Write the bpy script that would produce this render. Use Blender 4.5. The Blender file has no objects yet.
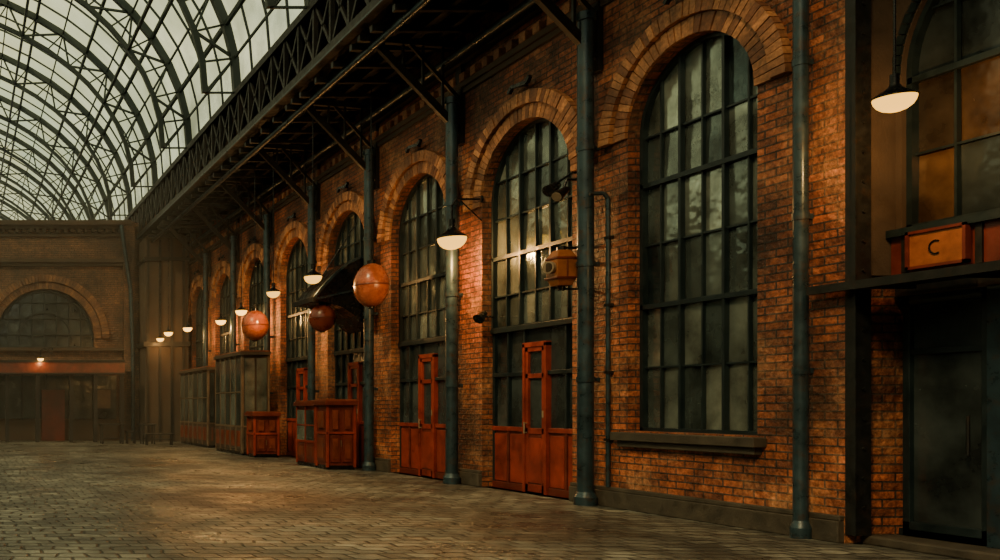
import bpy, math, random
from mathutils import Vector, Matrix
random.seed(7)
sc = bpy.context.scene
pi = math.pi

# ------------------------------------------------------------------ materials
def new_mat(name):
    m = bpy.data.materials.new(name); m.use_nodes = True
    nt = m.node_tree; nt.nodes.clear()
    out = nt.nodes.new('ShaderNodeOutputMaterial')
    b = nt.nodes.new('ShaderNodeBsdfPrincipled')
    nt.links.new(b.outputs[0], out.inputs[0])
    return m, nt, b, out
def N(nt, t, **kw):
    n = nt.nodes.new(t)
    for k, v in kw.items(): setattr(n, k, v)
    return n
def ramp(nt, fac, stops):
    r = N(nt, 'ShaderNodeValToRGB')
    e = r.color_ramp.elements
    while len(e) < len(stops): e.new(0.5)
    for i, (p, c) in enumerate(stops):
        e[i].position = p
        e[i].color = (c[0], c[1], c[2], 1) if not isinstance(c, (int, float)) else (c, c, c, 1)
    nt.links.new(fac, r.inputs[0]); return r.outputs[0]
def mixc(nt, a, b, fac=1.0, bt='MULTIPLY'):
    m = N(nt, 'ShaderNodeMix', data_type='RGBA', blend_type=bt)
    for sock, v in ((m.inputs[0], fac), (m.inputs[6], a), (m.inputs[7], b)):
        if isinstance(v, (int, float)): sock.default_value = v
        elif isinstance(v, tuple): sock.default_value = (v[0], v[1], v[2], 1)
        else: nt.links.new(v, sock)
    return m.outputs[2]
def noise(nt, vec, scale, detail=5, rough=.6):
    n = N(nt, 'ShaderNodeTexNoise'); n.inputs['Scale'].default_value = scale
    n.inputs['Detail'].default_value = detail; n.inputs['Roughness'].default_value = rough
    if vec is not None: nt.links.new(vec, n.inputs['Vector'])
    return n.outputs[0]
def worldpos(nt): return N(nt, 'ShaderNodeNewGeometry').outputs['Position']

def brick_mat(name, c1, c2, mortar, bw=.29, rh=.096, soot=.25, ms=.011, tan=None):
    m, nt, b, o = new_mat(name)
    uv = N(nt, 'ShaderNodeTexCoord').outputs['UV']
    wp = worldpos(nt)
    br = N(nt, 'ShaderNodeTexBrick')
    nt.links.new(uv, br.inputs['Vector'])
    br.inputs['Scale'].default_value = 1
    br.inputs['Brick Width'].default_value = bw
    br.inputs['Row Height'].default_value = rh
    br.inputs['Mortar Size'].default_value = ms
    br.inputs['Mortar Smooth'].default_value = .3
    br.inputs['Bias'].default_value = -.1
    br.inputs['Color1'].default_value = (*c1, 1)
    br.inputs['Color2'].default_value = (*c2, 1)
    br.inputs['Mortar'].default_value = (*mortar, 1)
    c = br.outputs['Color']
    if tan:
        c = mixc(nt, c, mixc(nt, c, tan, .6, 'MIX'), ramp(nt, noise(nt, wp, .8, 6, .7), [(.48, 0), (.62, .8)]), 'MIX')
    big = ramp(nt, noise(nt, wp, .55, 6), [(.36, soot), (.6, 1.2)])
    med = ramp(nt, noise(nt, wp, 3.2, 6, .7), [(.32, .42), (.62, 1.3)])
    fine = ramp(nt, noise(nt, wp, 17, 3), [(.3, .48), (.7, 1.45)])
    c = mixc(nt, c, big)
    c = mixc(nt, c, med); c = mixc(nt, c, fine)
    nt.links.new(c, b.inputs['Base Color'])
    b.inputs['Roughness'].default_value = .58
    bp = N(nt, 'ShaderNodeBump'); bp.inputs['Strength'].default_value = 1; bp.inputs['Distance'].default_value = .04
    h = N(nt, 'ShaderNodeMath', operation='SUBTRACT'); h.inputs[0].default_value = 1
    nt.links.new(br.outputs['Fac'], h.inputs[1])
    h2 = N(nt, 'ShaderNodeMath', operation='MULTIPLY_ADD')
    nt.links.new(noise(nt, wp, 14, 4), h2.inputs[0]); h2.inputs[1].default_value = .8
    nt.links.new(h.outputs[0], h2.inputs[2])
    nt.links.new(h2.outputs[0], bp.inputs['Height']); nt.links.new(bp.outputs[0], b.inputs['Normal'])
    return m

def voussoir_mat(name, c1, c2):
    m, nt, b, o = new_mat(name)
    g = N(nt, 'ShaderNodeNewGeometry')
    c = ramp(nt, g.outputs['Random Per Island'], [(0, c1), (.5, tuple((a+d)/2 for a, d in zip(c1, c2))), (1, c2)])
    c = mixc(nt, c, ramp(nt, noise(nt, g.outputs['Position'], 2.2, 6), [(.3, .4), (.65, 1.25)]))
    c = mixc(nt, c, ramp(nt, noise(nt, g.outputs['Position'], 20, 3), [(.3, .55), (.7, 1.3)]))
    nt.links.new(c, b.inputs['Base Color']); b.inputs['Roughness'].default_value = .65
    return m

def plain(name, col, rough=.5, metal=0, var=.5, scale=4, bump=.15, warm=None):
    m, nt, b, o = new_mat(name)
    wp = worldpos(nt)
    n1 = noise(nt, wp, scale, 6, .65)
    c = mixc(nt, col, ramp(nt, n1, [(.3, 1-var), (.7, 1+var*.5)]))
    if warm:
        c = mixc(nt, c, warm, ramp(nt, noise(nt, wp, scale*1.7, 6, .7), [(.52, 0), (.68, .8)]), 'MIX')
    nt.links.new(c, b.inputs['Base Color'])
    b.inputs['Metallic'].default_value = metal
    nt.links.new(ramp(nt, noise(nt, wp, scale*2, 4), [(.3, max(.05, rough-.12)), (.7, min(1, rough+.15))]), b.inputs['Roughness'])
    if bump:
        bp = N(nt, 'ShaderNodeBump'); bp.inputs['Strength'].default_value = bump; bp.inputs['Distance'].default_value = .01
        nt.links.new(noise(nt, wp, 30, 4), bp.inputs['Height']); nt.links.new(bp.outputs[0], b.inputs['Normal'])
    return m

def pane_mat(name, c1, c2, metal=.6, rough=.1):
    m, nt, b, o = new_mat(name)
    g = N(nt, 'ShaderNodeNewGeometry')
    c = ramp(nt, g.outputs['Random Per Island'], [(0, c1), (1, c2)])
    c = mixc(nt, c, ramp(nt, noise(nt, g.outputs['Position'], 1.3, 5), [(.35, .35), (.65, 1.5)]))
    nt.links.new(c, b.inputs['Base Color'])
    b.inputs['Metallic'].default_value = metal
    nt.links.new(ramp(nt, noise(nt, g.outputs['Position'], 2.5, 5), [(.35, rough), (.7, rough+.2)]), b.inputs['Roughness'])
    bp = N(nt, 'ShaderNodeBump'); bp.inputs['Strength'].default_value = .4; bp.inputs['Distance'].default_value = .04
    nt.links.new(noise(nt, g.outputs['Position'], 3, 2), bp.inputs['Height']); nt.links.new(bp.outputs[0], b.inputs['Normal'])
    return m

def emit(name, col, s):
    m, nt, b, o = new_mat(name)
    b.inputs['Base Color'].default_value = (.002, .001, .0005, 1); b.inputs['Roughness'].default_value = 1
    b.inputs['Specular IOR Level'].default_value = 0
    b.inputs['Emission Color'].default_value = (*col, 1); b.inputs['Emission Strength'].default_value = s
    return m

M_brick = brick_mat('brick_weathered', (.35, .090, .030), (.13, .038, .016), (.042, .028, .02), tan=(.33, .17, .08))
M_brickfar = brick_mat('brick_back', (.15, .072, .034), (.09, .044, .022), (.04, .03, .02), soot=.35)
M_vous = voussoir_mat('arch_brick', (.45, .20, .085), (.14, .05, .023))
M_vousf = voussoir_mat('arch_brick_dark', (.20, .10, .045), (.09, .04, .02))  # darker voussoir tones for the back wall arch
M_stone = plain('stone_dark', (.05, .04, .028), .65, var=.6, bump=.5)
M_pipe = plain('painted_iron_teal', (.026, .052, .068), .34, metal=.4, var=.5, warm=(.05, .03, .018))
M_steel = plain('dark_steel', (.009, .010, .010), .5, metal=.3, var=.5, warm=(.024, .013, .007))
M_rib = plain('roof_steel', (.016, .028, .028), .5, metal=.2, var=.3, bump=0)
M_frame = plain('window_frame_iron', (.008, .017, .020), .42, metal=.2, var=.4)
M_glass = pane_mat('dirty_glass', (.045, .072, .078), (.34, .39, .34), .7, .06)
M_glassd = pane_mat('dark_glass', (.018, .028, .032), (.06, .075, .075), .4)
M_glassw = pane_mat('amber_lamp_tint_glass', (.12, .065, .03), (.03, .03, .026), .4)  # near bay panes: orange tint paints in the lamp reflection; also lantern lens
M_red = plain('red_paint', (.22, .026, .011), .38, var=.6, scale=2.5)
M_redd = plain('dark_red_paint', (.10, .015, .008), .4, var=.5, scale=2.5)
M_brown = plain('red_brown_paint', (.14, .028, .012), .4, var=.6, scale=3)
M_tan = plain('tan_timber', (.12, .08, .05), .5, var=.5)
M_cream = plain('cream_paint', (.22, .16, .10), .5, var=.4)
M_black = plain('black_metal', (.008, .009, .010), .28, metal=.5)
M_orange = plain('orange_lacquer', (.34, .09, .035), .26, var=.5, scale=3, warm=(.15, .032, .016))
M_orangd = plain('orange_lacquer_dark', (.18, .03, .012), .3, var=.5, scale=3)  # darker, redder lacquer for the globe under the awning
M_plaster = plain('dark_plaster', (.05, .033, .021), .8, var=.5, scale=1.5, bump=.4)  # plain dark plaster; also clads the pier return to darken it
M_sign = plain('sign_orange', (.24, .075, .018), .45, var=.5)
M_bulb = emit('lamp_glass_glow', (1, .50, .07), 2.6)
M_bulbf = emit('lamp_glass_glow_small', (1, .50, .08), 5)

def paving():
    m, nt, b, o = new_mat('cobble_paving')
    wp = worldpos(nt)
    nz = N(nt, 'ShaderNodeTexNoise'); nz.inputs['Scale'].default_value = 1.0; nz.inputs['Detail'].default_value = 4
    nt.links.new(wp, nz.inputs['Vector'])
    off = N(nt, 'ShaderNodeVectorMath', operation='SCALE'); nt.links.new(nz.outputs['Color'], off.inputs[0]); off.inputs['Scale'].default_value = .38
    add = N(nt, 'ShaderNodeVectorMath', operation='ADD'); nt.links.new(wp, add.inputs[0]); nt.links.new(off.outputs[0], add.inputs[1])
    br = N(nt, 'ShaderNodeTexBrick'); nt.links.new(add.outputs[0], br.inputs['Vector'])
    br.inputs['Scale'].default_value = 1; br.inputs['Brick Width'].default_value = .32; br.inputs['Row Height'].default_value = .22
    br.inputs['Mortar Size'].default_value = .024; br.inputs['Mortar Smooth'].default_value = .8
    br.inputs['Color1'].default_value = (.175, .178, .15, 1); br.inputs['Color2'].default_value = (.07, .072, .062, 1)
    br.inputs['Mortar'].default_value = (.012, .012, .010, 1)
    c = mixc(nt, br.outputs['Color'], ramp(nt, noise(nt, wp, .33, 8, .72), [(.4, .28), (.58, 1.3)]))
    c = mixc(nt, c, ramp(nt, noise(nt, wp, 2.2, 6, .7), [(.34, .45), (.66, 1.4)]))
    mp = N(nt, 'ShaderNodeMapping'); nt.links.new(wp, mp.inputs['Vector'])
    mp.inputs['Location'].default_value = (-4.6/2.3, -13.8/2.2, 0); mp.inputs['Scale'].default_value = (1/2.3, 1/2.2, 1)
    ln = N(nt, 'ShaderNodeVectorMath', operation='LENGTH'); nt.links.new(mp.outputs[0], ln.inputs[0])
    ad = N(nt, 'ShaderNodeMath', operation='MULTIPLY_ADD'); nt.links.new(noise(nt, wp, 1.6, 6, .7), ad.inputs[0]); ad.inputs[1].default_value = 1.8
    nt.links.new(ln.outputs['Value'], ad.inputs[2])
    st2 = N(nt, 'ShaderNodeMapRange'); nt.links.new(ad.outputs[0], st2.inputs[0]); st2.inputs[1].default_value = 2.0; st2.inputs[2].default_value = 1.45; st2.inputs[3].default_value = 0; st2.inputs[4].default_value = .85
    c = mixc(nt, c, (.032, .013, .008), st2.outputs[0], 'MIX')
    nt.links.new(c, b.inputs['Base Color'])
    nt.links.new(ramp(nt, noise(nt, wp, .6, 6, .65), [(.40, .27), (.56, .6)]), b.inputs['Roughness'])
    h = N(nt, 'ShaderNodeMath', operation='MULTIPLY_ADD'); nt.links.new(br.outputs['Fac'], h.inputs[0]); h.inputs[1].default_value = -1.0
    nt.links.new(noise(nt, wp, 6, 5, .7), h.inputs[2])
    bp = N(nt, 'ShaderNodeBump'); bp.inputs['Strength'].default_value = 1; bp.inputs['Distance'].default_value = .045
    nt.links.new(h.outputs[0], bp.inputs['Height']); nt.links.new(bp.outputs[0], b.inputs['Normal'])
    return m
M_pave = paving()

def roofglass():
    m, nt, b, o = new_mat('frosted_roof_glass')
    wp = worldpos(nt)
    tr = N(nt, 'ShaderNodeBsdfTransparent'); tl = N(nt, 'ShaderNodeBsdfTranslucent')
    tl.inputs[0].default_value = (.6, .63, .48, 1); tr.inputs[0].default_value = (.90, .93, .78, 1)
    mx = N(nt, 'ShaderNodeMixShader')
    nt.links.new(ramp(nt, noise(nt, wp, .5, 5), [(.38, .05), (.66, .8)]), mx.inputs[0])
    nt.links.new(tr.outputs[0], mx.inputs[1]); nt.links.new(tl.outputs[0], mx.inputs[2])
    nt.links.new(mx.outputs[0], o.inputs[0]); nt.nodes.remove(b)
    return m
M_roofglass = roofglass()

# ------------------------------------------------------------------ mesh builder
class MB:
    def __init__(s): s.v = []; s.f = []; s.mi = []; s.sm = []; s.mats = []
    def idx(s, m):
        if m not in s.mats: s.mats.append(m)
        return s.mats.index(m)
    def face(s, pts, m, smooth=False):
        k = len(s.v); s.v += [tuple(p) for p in pts]; s.f.append(tuple(range(k, k+len(pts)))); s.mi.append(s.idx(m)); s.sm.append(smooth)
    def raw(s, vs, fs, m, smooth=False):
        k = len(s.v); s.v += [tuple(p) for p in vs]
        for f in fs: s.f.append(tuple(i+k for i in f)); s.mi.append(s.idx(m)); s.sm.append(smooth)
    def hexa(s, p, m):
        s.raw(p, [(3, 2, 1, 0), (4, 5, 6, 7), (0, 1, 5, 4), (1, 2, 6, 5), (2, 3, 7, 6), (3, 0, 4, 7)], m)
    def box(s, x0, x1, y0, y1, z0, z1, m):
        s.hexa([(x0, y0, z0), (x1, y0, z0), (x1, y1, z0), (x0, y1, z0), (x0, y0, z1), (x1, y0, z1), (x1, y1, z1), (x0, y1, z1)], m)
    def beam(s, a, b, w, h, m):
        a = Vector(a); b = Vector(b); d = (b-a).normalized()
        up = Vector((0, 0, 1)) if abs(d.z) < .95 else Vector((0, 1, 0))
        r = d.cross(up).normalized()*w/2; u = r.cross(d).normalized()*h/2
        s.hexa([a-r-u, a+r-u, b+r-u, b-r-u, a-r+u, a+r+u, b+r+u, b-r+u], m)
    def cyl(s, a, b, r, m, n=14, r2=None, caps=True):
        a = Vector(a); b = Vector(b); d = (b-a).normalized(); r2 = r if r2 is None else r2
        up = Vector((0, 0, 1)) if abs(d.z) < .95 else Vector((0, 1, 0))
        x = d.cross(up).normalized(); y = x.cross(d)
        vs = [a+(x*math.cos(2*pi*i/n)+y*math.sin(2*pi*i/n))*r for i in range(n)]+[b+(x*math.cos(2*pi*i/n)+y*math.sin(2*pi*i/n))*r2 for i in range(n)]
        s.raw(vs, [(i, (i+1) % n, n+(i+1) % n, n+i) for i in range(n)], m, True)
        if caps:
            s.raw(vs[:n], [tuple(range(n))[::-1]], m); s.raw(vs[n:], [tuple(range(n))], m)
    def tube(s, pts, r, m, n=10):
        for a, b in zip(pts[:-1], pts[1:]): s.cyl(a, b, r, m, n)
    def lathe(s, c, prof, m, n=28, mat=None):
        vs = []
        for (r, z) in prof:
            for i in range(n):
                p = Vector((r*math.cos(2*pi*i/n), r*math.sin(2*pi*i/n), z))
                if mat: p = mat @ p
                vs.append(p+Vector(c))
        fs = []
        for j in range(len(prof)-1):
            for i in range(n): fs.append((j*n+i, j*n+(i+1) % n, (j+1)*n+(i+1) % n, (j+1)*n+i))
        s.raw(vs, fs, m, True)
    def obj(s, name, parent=None, bevel=0):
        xs = [v[0] for v in s.v]; ys = [v[1] for v in s.v]; zs = [v[2] for v in s.v]
        c = Vector(((min(xs)+max(xs))/2, (min(ys)+max(ys))/2, min(zs)))
        me = bpy.data.meshes.new(name); me.from_pydata([tuple(Vector(v)-c) for v in s.v], [], s.f)
        for m in s.mats: me.materials.append(m)
        me.polygons.foreach_set('material_index', s.mi); me.polygons.foreach_set('use_smooth', s.sm)
        uv = me.uv_layers.new(name='UVMap')
        for p in me.polygons:
            n = p.normal; ax = max(range(3), key=lambda i: abs(n[i]))
            for li in p.loop_indices:
                co = me.vertices[me.loops[li].vertex_index].co + c
                uv.data[li].uv = (co.y, co.z) if ax == 0 else ((co.x, co.z) if ax == 1 else (co.x, co.y))
        me.update()
        o = bpy.data.objects.new(name, me); sc.collection.objects.link(o); o.location = c
        if parent:
            o.parent = parent; o.matrix_parent_inverse = Matrix.Translation(parent.location).inverted()
        if bevel:
            md = o.modifiers.new('bevel', 'BEVEL'); md.width = bevel; md.segments = 2; md.limit_method = 'ANGLE'
        return o

def light(name, loc, energy, col=(1, .48, .14), r=.1, parent=None):
    l = bpy.data.lights.new(name, 'POINT'); l.energy = energy; l.color = col; l.shadow_soft_size = r
    o = bpy.data.objects.new(name, l); sc.collection.objects.link(o); o.location = loc
    if parent: o.parent = parent; o.matrix_parent_inverse = Matrix.Translation(parent.location).inverted()
    return o

# ------------------------------------------------------------------ constants
WX = 9.6
APEX = 6.4
BAY = 3.45
wins = [(11.57, 1.03, 1.14), (14.95, 1.2, 0), (18.45, 1.15, 0)] + [(18.45+BAY*i, 1.12, 0) for i in range(1, 6)]
REC0, REC1 = 6.2, 9.49
RX = 10.12

def arch_wall(mb, X, y0, y1, z0, z1, ops, depth, m, n=28):
    cur = y0
    for (yc, R, zb, zs) in sorted(ops):
        mb.face([(X, cur, z0), (X, yc-R, z0), (X, yc-R, z1), (X, cur, z1)], m)
        if zb > z0: mb.face([(X, yc-R, z0), (X, yc+R, z0), (X, yc+R, zb), (X, yc-R, zb)], m)
        pts = [(yc+R*math.cos(t*pi/n), zs+R*math.sin(t*pi/n)) for t in range(n+1)]
        for a, b in zip(pts[:-1], pts[1:]):
            mb.face([(X, a[0], a[1]), (X, b[0], b[1]), (X, b[0], z1), (X, a[0], z1)], m)
            mb.face([(X, a[0], a[1]), (X, b[0], b[1]), (X+depth, b[0], b[1]), (X+depth, a[0], a[1])], m)
        for yy in (yc-R, yc+R): mb.face([(X, yy, zb), (X+depth, yy, zb), (X+depth, yy, zs), (X, yy, zs)], m)
        mb.face([(X, yc-R, zb), (X, yc+R, zb), (X+depth, yc+R, zb), (X+depth, yc-R, zb)], m)
        cur = yc+R
    mb.face([(X, cur, z0), (X, y1, z0), (X, y1, z1), (X, cur, z1)], m)

# ------------------------------------------------------------------ right wall
WT = 11.9
w = MB()
arch_wall(w, WX, REC1, 38, 0, WT, [(yc, R, zb, APEX-R) for yc, R, zb in wins], .42, M_brick)
w.face([(WX, REC1, 0), (RX+.5, REC1, 0), (RX+.5, REC1, WT), (WX, REC1, WT)], M_brick)
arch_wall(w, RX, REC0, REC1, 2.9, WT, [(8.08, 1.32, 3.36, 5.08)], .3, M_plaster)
w.face([(WX, REC0, 0), (RX+.5, REC0, 0), (RX+.5, REC0, WT), (WX, REC0, WT)], M_brick)
w.face([(WX, -8, 0), (WX, REC0, 0), (WX, REC0, WT), (WX, -8, WT)], M_brick)
w.face([(RX+.5, -8, 0), (RX+.5, 100, 0), (RX+.5, 100, WT), (RX+.5, -8, WT)], M_brick)
w.face([(WX, 38, 0), (WX, 100, 0), (WX, 100, WT), (WX, 38, WT)], M_brick)
w.face([(WX, -8, WT), (WX, 100, WT), (RX+.5, 100, WT), (RX+.5, -8, WT)], M_brick)
w.obj('wall_right')

def ring(mb, plane, yc, zc, R0, R1, n, d0, d1, m, ax='y', t0=0, t1=pi):
    st = (t1-t0)/n; g = .12
    for i in range(n):
        a = t0+st*(i+g/2); b = t0+st*(i+1-g/2)
        dd = d0+random.uniform(-.008, .008)
        def P(r, t, d):
            q = (yc+r*math.cos(t), zc+r*math.sin(t))
            return (plane+d, q[0], q[1]) if ax == 'y' else (q[0], plane+d, q[1])
        mb.hexa([P(R0, a, dd), P(R0, b, dd), P(R1, b, dd), P(R1, a, dd), P(R0, a, d1), P(R0, b, d1), P(R1, b, d1), P(R1, a, d1)], m)
a = MB()
for yc, R, zb in wins:
    zs = APEX-R
    for k, (r0, r1, d) in enumerate([(R+.005, R+.235, -.04), (R+.25, R+.46, -.10)]):
        ring(a, WX, yc, zs, r0, r1, int(pi*(r0+.1)/.10), d, .02, M_vous)
ring(a, RX, 8.08, 5.08, 1.33, 1.4, 40, -.03, .02, M_frame)
a.obj('trim_arches')

t = MB()
t.box(WX+.0, WX+.17, REC1-.11, REC1-.0, .1, 8.7, M_steel)  # dark post, with the plaster sheet below, added to darken the pier's return face
t.box(WX-.02, WX+.0, REC1-.13, REC1-.09, .1, 8.7, M_steel)
t.box(WX+.17, RX, REC1-.03, REC1-.0, 2.92, 8.7, M_plaster)
z = .4
while z < 8.5:
    t.cyl((WX+.085, REC1-.125, z), (WX+.085, REC1-.10, z), .018, M_steel, 8); z += .32
t.box(WX+.0, RX, REC0+.02, REC1-.02, 7.0, 7.25, M_steel)
t.obj('trim_pier_darkening')

t = MB()
edges = [REC1]+sum([[yc-R, yc+R] for yc, R, zb in wins if zb == 0], [])+[38]
for i in range(0, len(edges), 2):
    t.box(WX-.07, WX+.01, edges[i]+.01, edges[i+1]-.01, 0, .24, M_stone)
    t.box(WX-.05, WX+.01, edges[i]+.01, edges[i+1]-.01, .24, .3, M_stone)
t.obj('baseboard_right', bevel=.012)
t = MB()
t.box(WX-.16, WX+.2, 10.42, 12.74, 1.0, 1.12, M_stone)
t.box(WX-.10, WX+.01, 10.48, 12.68, .91, 1.0, M_stone)
t.obj('trim_sill', bevel=.01)
t = MB()
for z0, z1, d in ((7.5, 7.6, .05), (7.6, 7.7, .1), (8.05, 8.22, .16), (8.22, 8.3, .22)):
    t.box(WX-d, WX+.01, REC1+.01, 37.9, z0, z1, M_plaster if d < .12 else M_steel)
y = REC1+.2
while y < 37.5:
    t.box(WX-.12, WX, y, y+.16, 7.7, 7.86, M_vous); y += .36
t.obj('trim_cornice')
t = MB()
for yc, R, zb in wins:
    y = yc-.1; z = 6.98
    pts = [(WX-.14, y-.28, z+.05), (WX-.14, y-.2, z-.03), (WX-.14, y, z), (WX-.14, y+.2, z+.03), (WX-.14, y+.28, z-.05)]
    for p, q in zip(pts[:-1], pts[1:]): t.beam(p, q, .06, .06, M_black)
    t.box(WX-.14, WX, y-.02, y+.02, z-.02, z+.02, M_black)
t.obj('wall_anchor_iron')

# ------------------------------------------------------------------ windows
def arched_window(name, X, yc, R, zb, zs, cols, heavy, light_z, vheavy, gm):
    mb = MB()
    top = zs+R
    ys = [yc-R+2*R*i/cols for i in range(cols+1)]
    zs_all = sorted([zb]+heavy+light_z+[top])
    for i in range(cols):
        for j in range(len(zs_all)-1):
            z0, z1 = zs_all[j], zs_all[j+1]
            near = min(abs(ys[i]-yc), abs(ys[i+1]-yc)) if not (ys[i] < yc < ys[i+1]) else 0
            if z0 > zs+math.sqrt(max(0, R*R-near*near)): continue
            a_, b_ = [random.uniform(-.012, .012) for _ in range(2)]
            g = gm if not isinstance(gm, list) else random.choice(gm)
            mb.face([(X+.03+a_, ys[i], z0), (X+.03+b_, ys[i+1], z0), (X+.03-a_, ys[i+1], z1), (X+.03-b_, ys[i], z1)], g)
    for i in range(1, cols):
        dy = ys[i]-yc; h = zs+math.sqrt(R*R-dy*dy)-.01
        wd = .04 if i in vheavy else .024
        mb.box(X-.02-(.02 if i in vheavy else 0), X+.025, ys[i]-wd/2, ys[i]+wd/2, zb, h, M_frame)
    for z in heavy+light_z:
        hw = R if z <= zs else math.sqrt(max(.01, R*R-(z-zs)**2))
        hh = .065 if z in heavy else .026
        dd = .05 if z in heavy else .015
        mb.box(X-dd, X+.02, yc-hw+.01, yc+hw-.01, z-hh/2, z+hh/2, M_frame)
    fw = .055
    mb.box(X-.05, X+.03, yc-R, yc-R+fw, zb, zs, M_frame); mb.box(X-.05, X+.03, yc+R-fw, yc+R, zb, zs, M_frame)
    mb.box(X-.05, X+.03, yc-R, yc+R, zb, zb+.07, M_frame)
    n = 28
    for k in range(n):
        t0, t1 = pi*k/n, pi*(k+1)/n
        def P(r, t, d): return (X+d, yc+r*math.cos(t), zs+r*math.sin(t))
        mb.hexa([P(R-fw, t0, -.05), P(R-fw, t1, -.05), P(R, t1, -.05), P(R, t0, -.05), P(R-fw, t0, .03), P(R-fw, t1, .03), P(R, t1, .03), P(R, t0, .03)], M_frame)
    return mb.obj(name)

GX = WX+.22
arched_window('window_1', GX, 11.57, 1.03, 1.12, APEX-1.03, 6, [2.92, 4.66], [2.05, 3.8, 5.35], (2, 4), M_glass)
for k, (yc, R, zb) in enumerate(wins[1:]):
    arched_window('window_%d' % (k+2), GX, yc, R, 2.87, APEX-R, 6, [4.2], [3.5, 4.9, 5.6], (2, 4), M_glass)

def shopfront(k, yc, R):
    X = GX
    mb = MB()
    y0, y1 = yc-R, yc+R
    dw = .31; dc = yc-.02
    for (p, q) in [(y0, dc-dw), (dc+dw, y1)]:
        nn = 2
        for i in range(nn):
            a0 = p+(q-p)*i/nn; a1 = p+(q-p)*(i+1)/nn
            for z0, z1 in ((1.12, 2.04), (2.1, 2.83)):
                mb.face([(X+.03, a0, z0), (X+.03, a1, z0), (X+.035, a1, z1), (X+.025, a0, z1)], M_glassd)
            mb.box(X+.0, X+.05, a0, a1, 0.0, 1.12, M_redd)
            mb.box(X-.02, X+.0, a0+.05, a1-.05, .14, 1.0, M_red)
            mb.box(X-.03, X+.04, a0-.02, a0+.02, 1.1, 2.87, M_frame)
            mb.box(X-.03, X+.04, a0-.025, a0+.025, 0, 1.12, M_redd)
        mb.box(X-.035, X+.04, p, q, 1.05, 1.13, M_red)
        mb.box(X-.035, X+.04, p, q, 2.03, 2.1, M_frame)
        mb.box(X-.035, X+.04, p, q, 0, .12, M_redd)
    mb.box(X-.03, X+.04, y0, y0+.06, 0, 2.87, M_frame); mb.box(X-.03, X+.04, y1-.06, y1, 0, 2.87, M_frame)
    mb.box(X-.07, X+.05, y0, y1, 2.83, 2.92, M_frame)
    mb.face([(X+.03, dc-dw, 2.6), (X+.03, dc+dw, 2.6), (X+.03, dc+dw, 2.85), (X+.03, dc-dw, 2.85)], M_glassd)
    mb.obj('trim_shopfront_%d' % k, bevel=.006)
    d = MB()
    f0, f1 = dc-dw, dc+dw
    d.box(X-.06, X+.04, f0, f0+.06, 0, 2.58, M_red); d.box(X-.06, X+.04, f1-.06, f1, 0, 2.58, M_red)
    d.box(X-.06, X+.04, f0, f1, 2.52, 2.6, M_red)
    d.box(X-.03, X+.02, f0+.06, f1-.06, 0.02, 1.1, M_redd)
    d.box(X-.045, X-.03, f0+.13, f1-.13, .18, .95, M_red)
    for a_, b_ in ((f0+.06, f0+.13), (f1-.13, f1-.06)): d.box(X-.045, X+.02, a_, b_, 0.02, 2.52, M_red)
    for a_, b_ in ((1.02, 1.12), (1.98, 2.06), (2.44, 2.52), (.02, .15)): d.box(X-.045, X+.02, f0+.06, f1-.06, a_, b_, M_red)
    for a_, b_ in ((1.12, 1.98), (2.06, 2.44)):
        d.face([(X-.0, f0+.12, a_), (X, f1-.12, a_), (X, f1-.12, b_), (X, f0+.12, b_)], M_glassd)
    d.cyl((X-.09, f1-.1, 1.02), (X-.09, f1-.1, 1.22), .012, M_cream, 8)
    d.cyl((X-.09, f1-.1, 1.04), (X-.04, f1-.1, 1.04), .01, M_cream, 8); d.cyl((X-.09, f1-.1, 1.2), (X-.04, f1-.1, 1.2), .01, M_cream, 8)
    d.box(X-.05, X-.045, f0+.07, f0+.12, 1.3, 1.42, M_cream)
    d.obj('door_%d' % k, bevel=.005)
for k, (yc, R, zb) in enumerate(wins[1:]): shopfront(k+1, yc, R)

# near bay
arched_window('window_9', RX+.1, 8.08, 1.32, 3.38, 5.08, 6, [5.0], [4.2, 5.7], (2, 4), [M_glassw, M_glassd, M_glassw])
t = MB()
t.box(RX-.06, RX+.02, REC0+.02, REC1-.04, 2.92, 3.36, M_redd)
for y in (6.6, 7.4, 8.2, 8.62, 9.3): t.box(RX-.08, RX-.06, y-.03, y+.03, 2.92, 3.36, M_steel)
t.box(RX-.12, RX+.02, REC0+.02, REC1-.04, 3.32, 3.40, M_frame)
t.obj('trim_fascia_panel')
t = MB()
sy, sz = 8.96, 3.14
t.box(RX-.12, RX-.085, sy-.27, sy+.27, sz-.19, sz+.19, M_sign)
for q in ((sy-.28, sy+.28, sz+.17, sz+.2), (sy-.28, sy+.28, sz-.2, sz-.17), (sy-.28, sy-.25, sz-.2, sz+.2), (sy+.25, sy+.28, sz-.2, sz+.2)):
    t.box(RX-.14, RX-.085, *q, M_redd)
for i in range(12):
    a0 = math.radians(60+240*i/12); a1 = math.radians(60+240*(i+1)/12)
    f = lambda r, a_: (r*math.cos(a_)*.85, r*math.sin(a_))
    P = []
    for d in (-.132, -.118):
        for (r, an) in ((.062, a0), (.062, a1), (.075, a1), (.075, a0)):
            q = f(r, an); P.append((RX+d, sy-q[0], sz+q[1]))
    t.hexa(P, M_black)
t.obj('platform_letter_sign')
t = MB()
t.box(WX-.18, WX-.12, REC0, 9.74, 2.74, 2.83, M_steel)
t.box(WX-.13, RX-.09, REC0+.02, REC1-.14, 2.78, 2.82, M_steel)
t.box(WX-.13, WX-.03, REC1-.16, 9.74, 2.78, 2.82, M_steel)
for y in (6.8, 7.6, 8.4, 9.2): t.box(WX-.13, RX-.09, y-.03, y+.03, 2.74, 2.78, M_steel)
t.obj('door_canopy')
t = MB()
X = RX+.08
t.box(X-.05, X+.04, REC0+.03, REC1-.03, .1, .18, M_frame)
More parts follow.
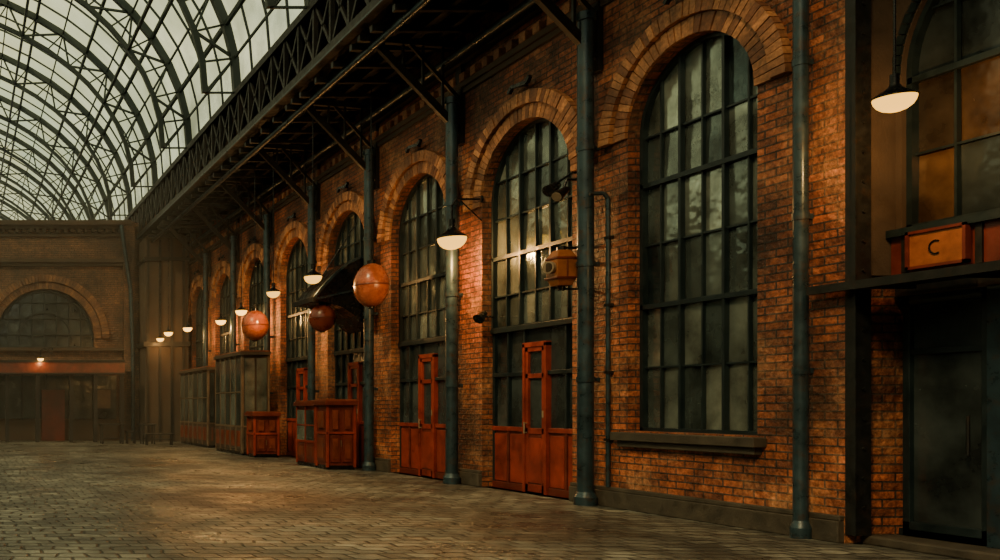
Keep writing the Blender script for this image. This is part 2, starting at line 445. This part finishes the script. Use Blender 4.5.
for (p, q) in ((8.62, 9.42), (7.62, 8.5), (6.25, 7.5)):
    t.box(X-.05, X+.04, p, p+.07, .1, 2.7, M_frame); t.box(X-.05, X+.04, q-.07, q, .1, 2.7, M_frame)
    t.box(X-.05, X+.04, p, q, .1, .26, M_frame); t.box(X-.05, X+.04, p, q, 2.58, 2.7, M_frame)
    t.box(X-.04, X+.03, p, q, 2.05, 2.11, M_frame)
    t.face([(X, p, .26), (X, q, .26), (X, q, 2.1), (X, p, 2.1)], M_glassd)
    t.face([(X, p, 2.1), (X, q, 2.1), (X, q, 2.6), (X, p, 2.6)], M_glassd)
    t.cyl((X-.1, p+.14, 1.0), (X-.1, p+.14, 1.4), .014, M_steel, 8)
t.box(RX+.0, X+.1, REC0+.02, REC1-.02, 2.68, 2.9, M_steel)
for y in (8.56, 7.56): t.box(RX-.0, X+.04, y-.06, y+.06, .1, 2.7, M_pipe)
t.obj('door_8', bevel=.006)
t = MB(); t.box(WX+.15, RX+.2, REC0+.02, REC1-.02, 0, .1, M_stone); t.obj('doorstep', bevel=.02)

# ------------------------------------------------------------------ iron columns / pipes
def column(y, r, top, x=WX-.2):
    c = MB()
    c.cyl((x, y, 0), (x, y, .12), r*1.4, M_pipe, 20); c.cyl((x, y, .12), (x, y, .2), r*1.4, M_pipe, 20, r2=r)
    c.cyl((x, y, .14), (x, y, top), r, M_pipe, 20)
    z = 1.9
    while z < top-.3:
        c.cyl((x, y, z-.04), (x, y, z+.04), r*1.13, M_pipe, 20)
        c.box(x+r*.6, WX, y-.03, y+.03, z-.03, z+.03, M_pipe)
        z += 1.75
    if top < 8:
        c.cyl((x, y, top-.12), (x, y, top), r*1.3, M_pipe, 20)
    return c.obj('iron_downpipe')
column(9.87, .068, 8.5, WX-.12)
for y in (13.18, 16.8, 20.25): column(y, .108, 7.45)
for y in (23.6, 27.1, 30.5, 34.0, 37.3): column(y, .10, 7.45)

# ------------------------------------------------------------------ canopy gantry + brackets
FX = 7.6
g = MB()
g.face([(WX, -8, 8.75), (WX, 38, 8.75), (FX+.1, 38, 8.95), (FX+.1, -8, 8.95)], M_steel)
g.box(FX-.1, FX+.1, -8, 100, 8.78, 8.98, M_steel)
g.box(FX-.1, FX+.1, -8, 100, 10.12, 10.3, M_steel)
g.box(FX-.14, FX-.1, -8, 100, 8.75, 8.79, M_pipe)
for X_ in (8.05, 8.6, 9.1): g.box(X_-.05, X_+.05, -8, 37.9, 8.55, 8.82, M_steel)
g.cyl((FX+.3, -8, 8.45), (FX+.3, 37.9, 8.45), .07, M_pipe, 10)
g.cyl((9.25, -8, 8.1), (9.25, 37.9, 8.1), .06, M_pipe, 10)
y = -7.0
while y < 99:
    g.beam((FX, y, 8.95), (FX, y+.86, 10.2), .05, .07, M_steel); g.beam((FX, y+.86, 8.95), (FX, y, 10.2), .05, .07, M_steel)
    g.box(FX-.05, FX+.05, y-.04, y+.04, 8.9, 10.2, M_steel)
    if y < 37: g.box(FX, WX, y-.05, y+.05, 8.5, 8.62, M_steel)
    y += .8625
g.face([(FX, -8, 10.28), (FX, 100, 10.28), (WX, 100, WT), (WX, -8, WT)], M_steel)
g.obj('ceiling_gantry')
b = MB()
for y in (9.93, 13.18, 16.8, 20.25, 23.6, 27.1, 30.5, 34.0, 37.3):
    b.beam((WX, y, 6.75), (FX+.1, y, 8.75), .09, .13, M_steel)
    b.beam((WX, y, 7.35), (8.5, y, 8.6), .05, .07, M_steel)
    b.beam((WX, y, 8.45), (FX, y, 8.6), .1, .12, M_steel)
    b.box(WX-.08, WX, y-.1, y+.1, 6.55, 8.6, M_steel)
    for k in range(4):
        s_ = (k+1)/5; px = WX+(FX+.1-WX)*s_; pz = 6.75+2.0*s_
        b.beam((px, y, pz), (px, y, 8.5), .04, .05, M_steel)
b.obj('canopy_bracket')

# ------------------------------------------------------------------ vaulted roof
cx, ra, rb, z0 = -5.0, FX+5.0, 8.6, 10.25
def vp(t, off=0): return (cx+(ra-off)*math.cos(t), z0+(rb-off)*math.sin(t))
NS = 28
r = MB()
RB = 5.2
ribs = [-6.9+RB*k for k in range(21)]
for y in ribs:
    for k in range(NS):
        t0, t1 = pi*k/NS, pi*(k+1)/NS
        A, B = vp(t0), vp(t1); C, D = vp(t0, .9), vp(t1, .9)
        r.beam((A[0], y, A[1]), (B[0], y, B[1]), .2, .22, M_rib)
        r.beam((C[0], y, C[1]), (D[0], y, D[1]), .16, .14, M_rib)
        if k % 2: r.beam((A[0], y, A[1]), (D[0], y, D[1]), .07, .07, M_rib)
        else: r.beam((C[0], y, C[1]), (B[0], y, B[1]), .07, .07, M_rib)
        r.beam((A[0], y, A[1]), (C[0], y, C[1]), .05, .05, M_rib)
for k in range(1, NS):
    A = vp(pi*k/NS)
    s_ = .05 if k % 2 == 0 else .025
    r.box(A[0]-s_, A[0]+s_, -7, 97, A[1]-s_*1.4, A[1]+s_*1.4, M_rib)
    if k % 4 == 0:
        A = vp(pi*k/NS, .9); r.box(A[0]-.05, A[0]+.05, -7, 97, A[1]-.05, A[1]+.05, M_rib)
for j in range(len(ribs)-1):
    for q in (1, 2, 3):
        y = ribs[j]+RB*q/4
        for k in range(NS):
            A, B = vp(pi*k/NS), vp(pi*(k+1)/NS)
            r.beam((A[0], y, A[1]+.03), (B[0], y, B[1]+.03), .05, .06, M_rib)
for k in range(NS):
    A, B = vp(pi*k/NS, -.12), vp(pi*(k+1)/NS, -.12)
    r.face([(A[0], -7, A[1]), (B[0], -7, B[1]), (B[0], 97, B[1]), (A[0], 97, A[1])], M_roofglass)
r.obj('ceiling_glass_vault')

# ------------------------------------------------------------------ back & left walls, floor
BY = 38.0
w = MB()
ac, aR, az = 3.5, 2.15, 4.45
X0, X1, top = -18.0, WX, 9.5
n = 28
for (q0, q1) in ((X0, ac-aR), (ac+aR, X1)): w.face([(q0, BY, 0), (q1, BY, 0), (q1, BY, top), (q0, BY, top)], M_brickfar)
w.face([(ac-aR, BY, 0), (ac+aR, BY, 0), (ac+aR, BY, az-.4), (ac-aR, BY, az-.4)], M_brickfar)
pts = [(ac+aR*math.cos(pi*k/n), az+aR*math.sin(pi*k/n)) for k in range(n+1)]
pts = [(ac+aR, az-.4)]+pts+[(ac-aR, az-.4)]
for a_, b_ in zip(pts[:-1], pts[1:]):
    w.face([(a_[0], BY, a_[1]), (b_[0], BY, b_[1]), (b_[0], BY, top), (a_[0], BY, top)], M_brickfar)
    w.face([(a_[0], BY, a_[1]), (b_[0], BY, b_[1]), (b_[0], BY+.5, b_[1]), (a_[0], BY+.5, a_[1])], M_brickfar)
w.box(X0, X1, BY+.55, BY+.8, 0, top, M_brickfar)
w.face([(X0, BY, top), (X1, BY, top), (X1, BY+.8, top), (X0, BY+.8, top)], M_brickfar)
w.obj('wall_back')
t = MB()
ring(t, BY, ac, az, aR+.01, aR+.3, 50, -.08, .02, M_vousf, 'x'); ring(t, BY, ac, az, aR+.32, aR+.62, 54, -.16, .02, M_vousf, 'x')
for z0_, z1_, d in ((9.35, 9.55, .35), (9.2, 9.35, .22), (8.9, 9.0, .1), (7.75, 7.9, .22), (7.6, 7.75, .12), (3.9, 4.02, .2)):
    t.box(-17.9, 7.2, BY-d, BY+.02, z0_, z1_, M_plaster)
for k in range(40): t.box(-5+.3*k, -4.88+.3*k, BY-.2, BY, 9.05, 9.2, M_plaster)
t.box(6.9, 7.35, BY-.3, BY, 3.0, 9.5, M_brickfar); t.box(-1.3, -.8, BY-.3, BY, 0, 9.5, M_brickfar)
t.obj('trim_back_wall')
t = MB()
t.box(ac-aR, ac+aR, BY+.3, BY+.32, az-.4, az+aR, M_glassd)
for i in range(1, 8):
    x = ac-aR+2*aR*i/8; h = az+math.sqrt(aR**2-(x-ac)**2); t.box(x-.03, x+.03, BY+.22, BY+.3, az-.4, h, M_frame)
for z in (az-.36, az+.2, az+.9, az+1.6):
    hw = aR if z < az else math.sqrt(aR**2-(z-az)**2); t.box(ac-hw, ac+hw, BY+.2, BY+.3, z-.04, z+.04, M_frame)
for k in range(20):
    t0, t1 = pi*k/20, pi*(k+1)/20
    for rr in (aR-.06, aR*.55): t.beam((ac+rr*math.cos(t0), BY+.24, az+rr*math.sin(t0)), (ac+rr*math.cos(t1), BY+.24, az+rr*math.sin(t1)), .08, .1, M_frame)
t.obj('window_10')
t = MB()
t.box(-8, 6.6, BY-2.0, BY-.01, 3.15, 3.3, M_steel); t.box(-8, 6.6, BY-2.05, BY-1.95, 2.85, 3.38, M_brown)
t.box(-8, 6.6, BY-2.1, BY-1.93, 3.3, 3.4, M_steel); t.box(-8, 6.6, BY-2.1, BY-1.93, 2.8, 2.88, M_steel)
for x in (-7, -4.5, -2, .5, 1.75, 3.0, 4.4, 5.4, 6.5): t.box(x-.08, x+.08, BY-2.0, BY-1.84, 0, 2.9, M_steel)
t.obj('platform_canopy')
t = MB()
t.box(-8, 6.6, BY-.3, BY-.01, 0, .9, M_plaster)
for i in range(14):
    x = -7.8+i*1.03
    t.box(x, x+.98, BY-.2, BY-.02, .95, 2.8, M_glassd)
    t.box(x-.05, x+.02, BY-.28, BY-.02, .9, 2.95, M_steel)
t.box(3.3, 4.3, BY-.5, BY-.28, .0, 2.2, M_redd); t.box(5.6, 6.3, BY-.35, BY-.2, 1.4, 2.2, M_tan)
t.obj('window_11')
t = MB()
t.box(7.6, 9.4, BY-1.4, BY-.02, 0, 8.6, M_plaster)
t.box(7.5, 9.45, BY-1.5, BY-.01, 4.0, 4.2, M_steel); t.box(7.5, 9.45, BY-1.5, BY-.01, 7.6, 7.75, M_steel)
for x in (7.7, 8.2, 8.7, 9.2): t.box(x-.05, x+.05, BY-1.46, BY-1.4, 0, 8.5, M_steel)
t.obj('trim_corner_pier')
t = MB(); t.tube([(6.75, BY-.45, 9.3), (6.8, BY-.45, 8.9), (7.15, BY-.45, 6.5), (7.25, BY-.45, 3.9), (7.25, BY-.45, 0)], .09, M_pipe); t.obj('rainwater_pipe')

w = MB(); w.box(-18.1, -17.6, -8, 100, 0, 10.4, M_brickfar); w.obj('wall_left')
w = MB(); w.box(-18.1, RX+.5, -8.3, -8, 0, 10.4, M_brickfar); w.obj('light_block_wall')  # unseen wall added behind the camera to block light from there
w = MB(); w.face([(-18.1, -8, 0), (RX+.6, -8, 0), (RX+.6, 100, 0), (-18.1, 100, 0)], M_pave); w.obj('floor')

# ------------------------------------------------------------------ lamps
def bowl_lamp(x, y, z, s, energy, top, bulb=M_bulb, arm=None):
    m = MB()
    prof = [(.0, -.19), (.07, -.185), (.13, -.16), (.18, -.115), (.21, -.06), (.222, -.01), (.215, .015), (.17, .05), (.1, .075)]
    m.lathe((x, y, z), [(a_*s, b_*s) for a_, b_ in prof], bulb)
    m.lathe((x, y, z), [(a_*s, b_*s) for a_, b_ in [(.222, .0), (.238, .002), (.238, .012), (.2, .045), (.16, .075), (.12, .1), (.07, .14), (.045, .2), (.04, .26), (.0, .27)]], M_black)
    m.cyl((x, y, z+.2*s), (x, y, z+.32*s), .05*s, M_black)
    if arm is None:
        m.cyl((x, y, z+.3*s), (x, y, top), .011, M_black, 8)
        m.cyl((x, y, top-.08), (x, y, top), .05, M_black, 10)
    else:
        m.tube([(x, y, z+.3*s), (x, y, z+.55*s), (x+.08, y, z+.66*s), (arm, y, z+.66*s)], .02, M_black, 8)
        m.cyl((arm-.03, y, z+.66*s), (arm, y, z+.66*s), .07, M_black)
        m.tube([(arm, y, z+.3*s), (x+.15, y, z+.64*s)], .012, M_black, 8)
    o = m.obj('pendant_lamp')
    light('bulb', (x, y, z-.30*s), energy, parent=o, r=.09*s)
    return o
bowl_lamp(9.2, 8.61, 4.55, .72, 95, 8.5)
bowl_lamp(9.05, 16.17, 4.62, 1.1, 240, 0, arm=WX)
bowl_lamp(8.2, 20.5, 4.55, .9, 150, 8.6)
bowl_lamp(8.4, 23.7, 4.6, .8, 180, 8.6)
bowl_lamp(8.7, 27.4, 4.5, .8, 160, 8.6, M_bulbf)
bowl_lamp(9.0, 30.6, 4.5, .8, 130, 8.6, M_bulbf)
bowl_lamp(8.7, 34.0, 4.55, .8, 70, 8.6, M_bulbf)
bowl_lamp(8.3, 35.5, 4.5, .8, 35, 8.6, M_bulbf)
bowl_lamp(8.1, 36.1, 4.3, .7, 25, 8.6, M_bulbf)
o = bowl_lamp(3.1, BY-2.3, 3.45, .6, 18, 0, M_bulbf, arm=3.6)

# signal lantern
m = MB()
lx, ly, lz = 9.2, 13.42, 3.62
hw_, hd_ = .15, .13
m.hexa([(lx-hw_*.7, ly-hd_*.7, lz-.27), (lx+hw_*.7, ly-hd_*.7, lz-.27), (lx+hw_*.7, ly+hd_*.7, lz-.27), (lx-hw_*.7, ly+hd_*.7, lz-.27),
        (lx-hw_, ly-hd_, lz-.15), (lx+hw_, ly-hd_, lz-.15), (lx+hw_, ly+hd_, lz-.15), (lx-hw_, ly+hd_, lz-.15)], M_sign)
m.box(lx-hw_, lx+hw_, ly-hd_, ly+hd_, lz-.15, lz+.17, M_sign)
m.hexa([(lx-hw_, ly-hd_, lz+.17), (lx+hw_, ly-hd_, lz+.17), (lx+hw_, ly+hd_, lz+.17), (lx-hw_, ly+hd_, lz+.17),
        (lx-hw_*.6, ly-hd_*.6, lz+.28), (lx+hw_*.6, ly-hd_*.6, lz+.28), (lx+hw_*.6, ly+hd_*.6, lz+.28), (lx-hw_*.6, ly+hd_*.6, lz+.28)], M_sign)
for zz in (-.15, .15): m.box(lx-hw_-.015, lx+hw_+.015, ly-hd_-.015, ly+hd_+.015, lz+zz-.015, lz+zz+.015, M_redd)
m.box(lx-.012, lx+.012, ly-hd_-.012, ly-hd_, lz-.15, lz+.15, M_redd)
m.cyl((lx, ly, lz+.28), (lx, ly, lz+.34), .06, M_black); m.cyl((lx, ly, lz-.34), (lx, ly, lz-.27), .05, M_black)
m.box(lx+.03, WX, ly-.02, ly+.02, lz+.3, lz+.34, M_black); m.box(lx+.02, WX, ly-.02, ly+.02, lz-.33, lz-.3, M_black)
m.cyl((lx-hw_, ly-.02, lz+.01), (lx-hw_-.08, ly-.04, lz+.01), .085, M_cream, 18, r2=.095); m.cyl((lx-hw_-.07, ly-.038, lz+.01), (lx-hw_-.085, ly-.04, lz+.01), .07, M_glassw, 18)
m.obj('signal_lantern', bevel=.012)
m = MB()
m.tube([(WX-.05, 12.92, .3), (WX-.05, 12.92, 4.58), (WX-.12, 12.92, 4.66), (9.3, 12.95, 4.66)], .03, M_pipe, 8)
for z in (1, 2, 3, 4): m.box(WX-.08, WX, 12.87, 12.97, z-.02, z+.02, M_steel)
m.obj('electrical_conduit')
m = MB()
m.cyl((9.3, 13.45, 4.85), (9.1, 13.38, 4.72), .05, M_black, r2=.09); m.cyl((9.11, 13.385, 4.725), (9.095, 13.38, 4.715), .075, M_cream)
m.tube([(9.25, 13.45, 4.85), (9.3, 13.45, 5.0), (WX, 13.45, 5.0)], .02, M_black); m.obj('wall_spotlight')
m = MB()
m.cyl((9.5, 13.95, 5.05), (9.32, 13.9, 4.93), .06, M_black, r2=.1); m.tube([(9.45, 13.95, 5.05), (9.5, 13.6, 5.15), (WX, 13.6, 5.15)], .02, M_black); m.obj('wall_spotlight')
m = MB()
m.cyl((9.5, 15.9, 3.2), (9.35, 15.85, 3.08), .05, M_black, r2=.1); m.tube([(9.45, 15.9, 3.15), (9.5, 16.1, 3.15), (GX-.02, 16.1, 3.15)], .015, M_black); m.obj('wall_spotlight')

# ------------------------------------------------------------------ orange globes and black awning
def globe(x, y, z, rx, rz, top, m_=M_orange):
    m = MB(); n = 14
    m.lathe((x, y, z), [(rx*math.sin(pi*k/n), -rz*math.cos(pi*k/n)) for k in range(n+1)], m_, 32)
    m.lathe((x, y, z), [(rx*.995, -.02), (rx*1.01, -.012), (rx*1.01, .012), (rx*.995, .02)], M_brown, 32)
    m.cyl((x, y, z+rz*.96), (x, y, z+rz*1.12), rx*.25, M_black); m.cyl((x, y, z-rz*1.05), (x, y, z-rz*.96), rx*.2, M_black)
    m.cyl((x, y, z+rz*1.1), (x, y, top), .012, M_black, 8)
    m.obj('hanging_orange_globe')
globe(8.85, 18.95, 4.13, .36, .48, 8.6)
globe(8.4, 25.2, 3.83, .38, .44, 8.6)
globe(8.52, 20.75, 3.6, .30, .33, 4.0, M_orangd)
m = MB()
ya, yb = 20.48, 21.7
prof = [(WX-.01, 5.06), (9.3, 5.0), (9.0, 4.86), (8.7, 4.6), (8.4, 4.28), (8.22, 4.05)]
under = [(8.22, 3.98), (8.5, 3.95), (8.9, 3.82), (9.2, 3.62), (9.4, 3.4), (WX-.01, 3.3)]
for A, B in zip(prof[:-1], prof[1:]): m.face([(A[0], ya, A[1]), (A[0], yb, A[1]), (B[0], yb, B[1]), (B[0], ya, B[1])], M_black)
for A, B in zip(under[:-1], under[1:]): m.face([(A[0], ya, A[1]), (A[0], yb, A[1]), (B[0], yb, B[1]), (B[0], ya, B[1])], M_black)
m.face([(p[0], ya, p[1]) for p in prof+under], M_black); m.face([(p[0], yb, p[1]) for p in prof+under], M_black)
m.box(8.18, 8.24, ya-.03, yb+.03, 3.96, 4.07, M_steel)
for A, B in zip(prof[:-1], prof[1:]): m.beam((A[0], ya-.01, A[1]), (B[0], ya-.01, B[1]), .04, .06, M_pipe)
m.beam((8.25, ya-.02, 4.02), (9.5, ya-.02, 4.3), .03, .04, M_pipe)
m.tube([(8.5, 21.3, 4.3), (WX, 21.3, 6.0)], .018, M_black, 8)
m.obj('black_awning')

# ------------------------------------------------------------------ kiosks
def kiosk(name, x0, x1, y0, y1, h, body, dark, post, glz=None, panes=3, roof=.06, gz=None):
    m = MB()
    m.box(x0+.03, x1-.03, y0+.03, y1-.03, 0, .1, M_black)
    m.box(x0+.03, x1-.03, y0+.03, y1-.03, .1, h-.08, dark)
    m.box(x0-roof, x1+roof*.3, y0-roof, y1+roof*.3, h-.1, h, dark); m.box(x0-roof*.4, x1, y0-roof*.4, y1, h, h+.04, body)
    for x in (x0, x1-.06):
        for y in (y0, y1-.06): m.box(x, x+.06, y, y+.06, .06, h-.1, post)
    L = (y1-y0-.1)/panes
    gz0 = gz if gz else .55*h
    for i in range(panes):
        a0 = y0+.05+L*i; a1 = a0+L
        m.box(x0, x0+.03, a0+.05, a1-.04, .18, gz0-.08, dark)
        m.box(x0-.012, x0+.02, a0+.11, a1-.09, .26, gz0-.16, body)
        if glz:
            m.box(x0+.005, x0+.03, a0+.03, a1-.01, gz0, h-.2, glz)
            m.box(x0-.01, x0+.03, a0-.0, a0+.035, .1, h-.1, post)
            m.box(x0-.008, x0+.03, a0, a1, (gz0+h-.2)/2-.015, (gz0+h-.2)/2+.015, post)
        else:
            m.box(x0-.012, x0+.02, a0+.11, a1-.09, gz0+.08, h-.25, body)
    m.box(x0-.012, x0+.03, y0, y1, gz0-.06, gz0, post)
    ww = (x1-x0-.12)/2
    for i in range(2):
        a0 = x0+.06+ww*i
        m.box(a0+.03, a0+ww-.03, y0, y0+.03, .18, gz0-.08, dark)
        m.box(a0+.08, a0+ww-.08, y0-.012, y0+.02, .26, gz0-.16, body)
        if h > 2: m.box(a0+.03, a0+ww-.03, y0+.0, y0+.03, gz0, h-.2, glz)
        else: m.box(a0+.08, a0+ww-.08, y0-.012, y0+.02, gz0+.06, h-.22, body)
    m.box(x0+.05, x1-.05, y0-.008, y0+.03, gz0-.05, gz0, post)
    m.cyl((x0+.06+ww-.02, y0-.03, gz0-.35), (x0+.06+ww-.02, y0-.03, gz0-.2), .01, M_tan, 8)
    return m.obj(name, bevel=.008)
kiosk('ticket_kiosk', 8.5, 9.2, 20.45, 21.1, 1.62, M_brown, M_redd, M_red, None, 1)
kiosk('ticket_counter', 8.52, 9.2, 21.14, 22.4, 1.6, M_brown, M_redd, M_red, M_glass, 2, gz=.65)
kiosk('ticket_kiosk', 8.4, 9.15, 25.3, 25.95, 1.3, M_brown, M_redd, M_red, None, 1)
kiosk('glazed_booth', 8.4, 9.25, 26.4, 29.2, 3.15, M_brown, M_plaster, M_tan, M_glass, 5, gz=.9)
kiosk('glazed_booth', 8.7, 9.25, 31.2, 35.2, 2.9, M_brown, M_plaster, M_tan, M_glass, 6, gz=.9)

def table(name, x0, x1, y0, y1, h):
    m = MB(); m.box(x0, x1, y0, y1, h-.06, h, M_steel)
    for x in (x0+.05, x1-.11):
        for y in (y0+.05, y1-.11): m.box(x, x+.06, y, y+.06, 0, h-.05, M_steel)
    m.box(x0+.1, x1-.1, y0+.06, y0+.1, .2, .26, M_steel); m.box(x0+.05, x1-.05, y1-.06, y1-.02, h-.02, h+.02, M_steel)
    m.obj(name, bevel=.01)
table('table', 5.35, 6.3, 34.2, 34.9, .8); table('bench', 6.4, 6.85, 34.6, 35.0, .5); table('table', 6.9, 7.5, 34.0, 34.6, .8); table('bench', 6.9, 8.0, 33.2, 33.6, .45)

# ------------------------------------------------------------------ dusty air over the open floor of the hall
hm, nt, b_, o_ = new_mat('station_haze'); nt.nodes.remove(b_)
vs_ = N(nt, 'ShaderNodeVolumeScatter'); vs_.inputs['Density'].default_value = .006; vs_.inputs['Color'].default_value = (.85, .9, .82, 1)
nt.links.new(vs_.outputs[0], o_.inputs['Volume'])
hz = MB(); hz.box(-17.4, 7.4, 22, 33, .05, 8.7, hm); hz.obj('haze')

# ------------------------------------------------------------------ light
wd = bpy.data.worlds.new('sky'); sc.world = wd; wd.use_nodes = True
nt = wd.node_tree; bg = nt.nodes['Background']
tc = N(nt, 'ShaderNodeTexCoord')
cl = ramp(nt, noise(nt, tc.outputs['Generated'], 2.5, 5), [(.35, (.48, .55, .41)), (.65, (1.0, .92, .60))])
nt.links.new(cl, bg.inputs[0]); bg.inputs[1].default_value = 1.4
s = bpy.data.lights.new('sun', 'SUN'); s.energy = 4.4; s.angle = math.radians(8); s.color = (1, .70, .38)
so = bpy.data.objects.new('sun', s); sc.collection.objects.link(so)
so.rotation_euler = Vector((-.6, -.5, .62)).to_track_quat('Z', 'Y').to_euler()

cam = bpy.data.cameras.new('camera'); co = bpy.data.objects.new('camera', cam); sc.collection.objects.link(co)
co.location = (0, 0, 1.5); co.rotation_euler = (pi/2, 0, 0)
cam.sensor_width = 36; cam.lens = 36*870/1000; cam.shift_x = .535; cam.shift_y = .126; cam.clip_end = 300
sc.camera = co
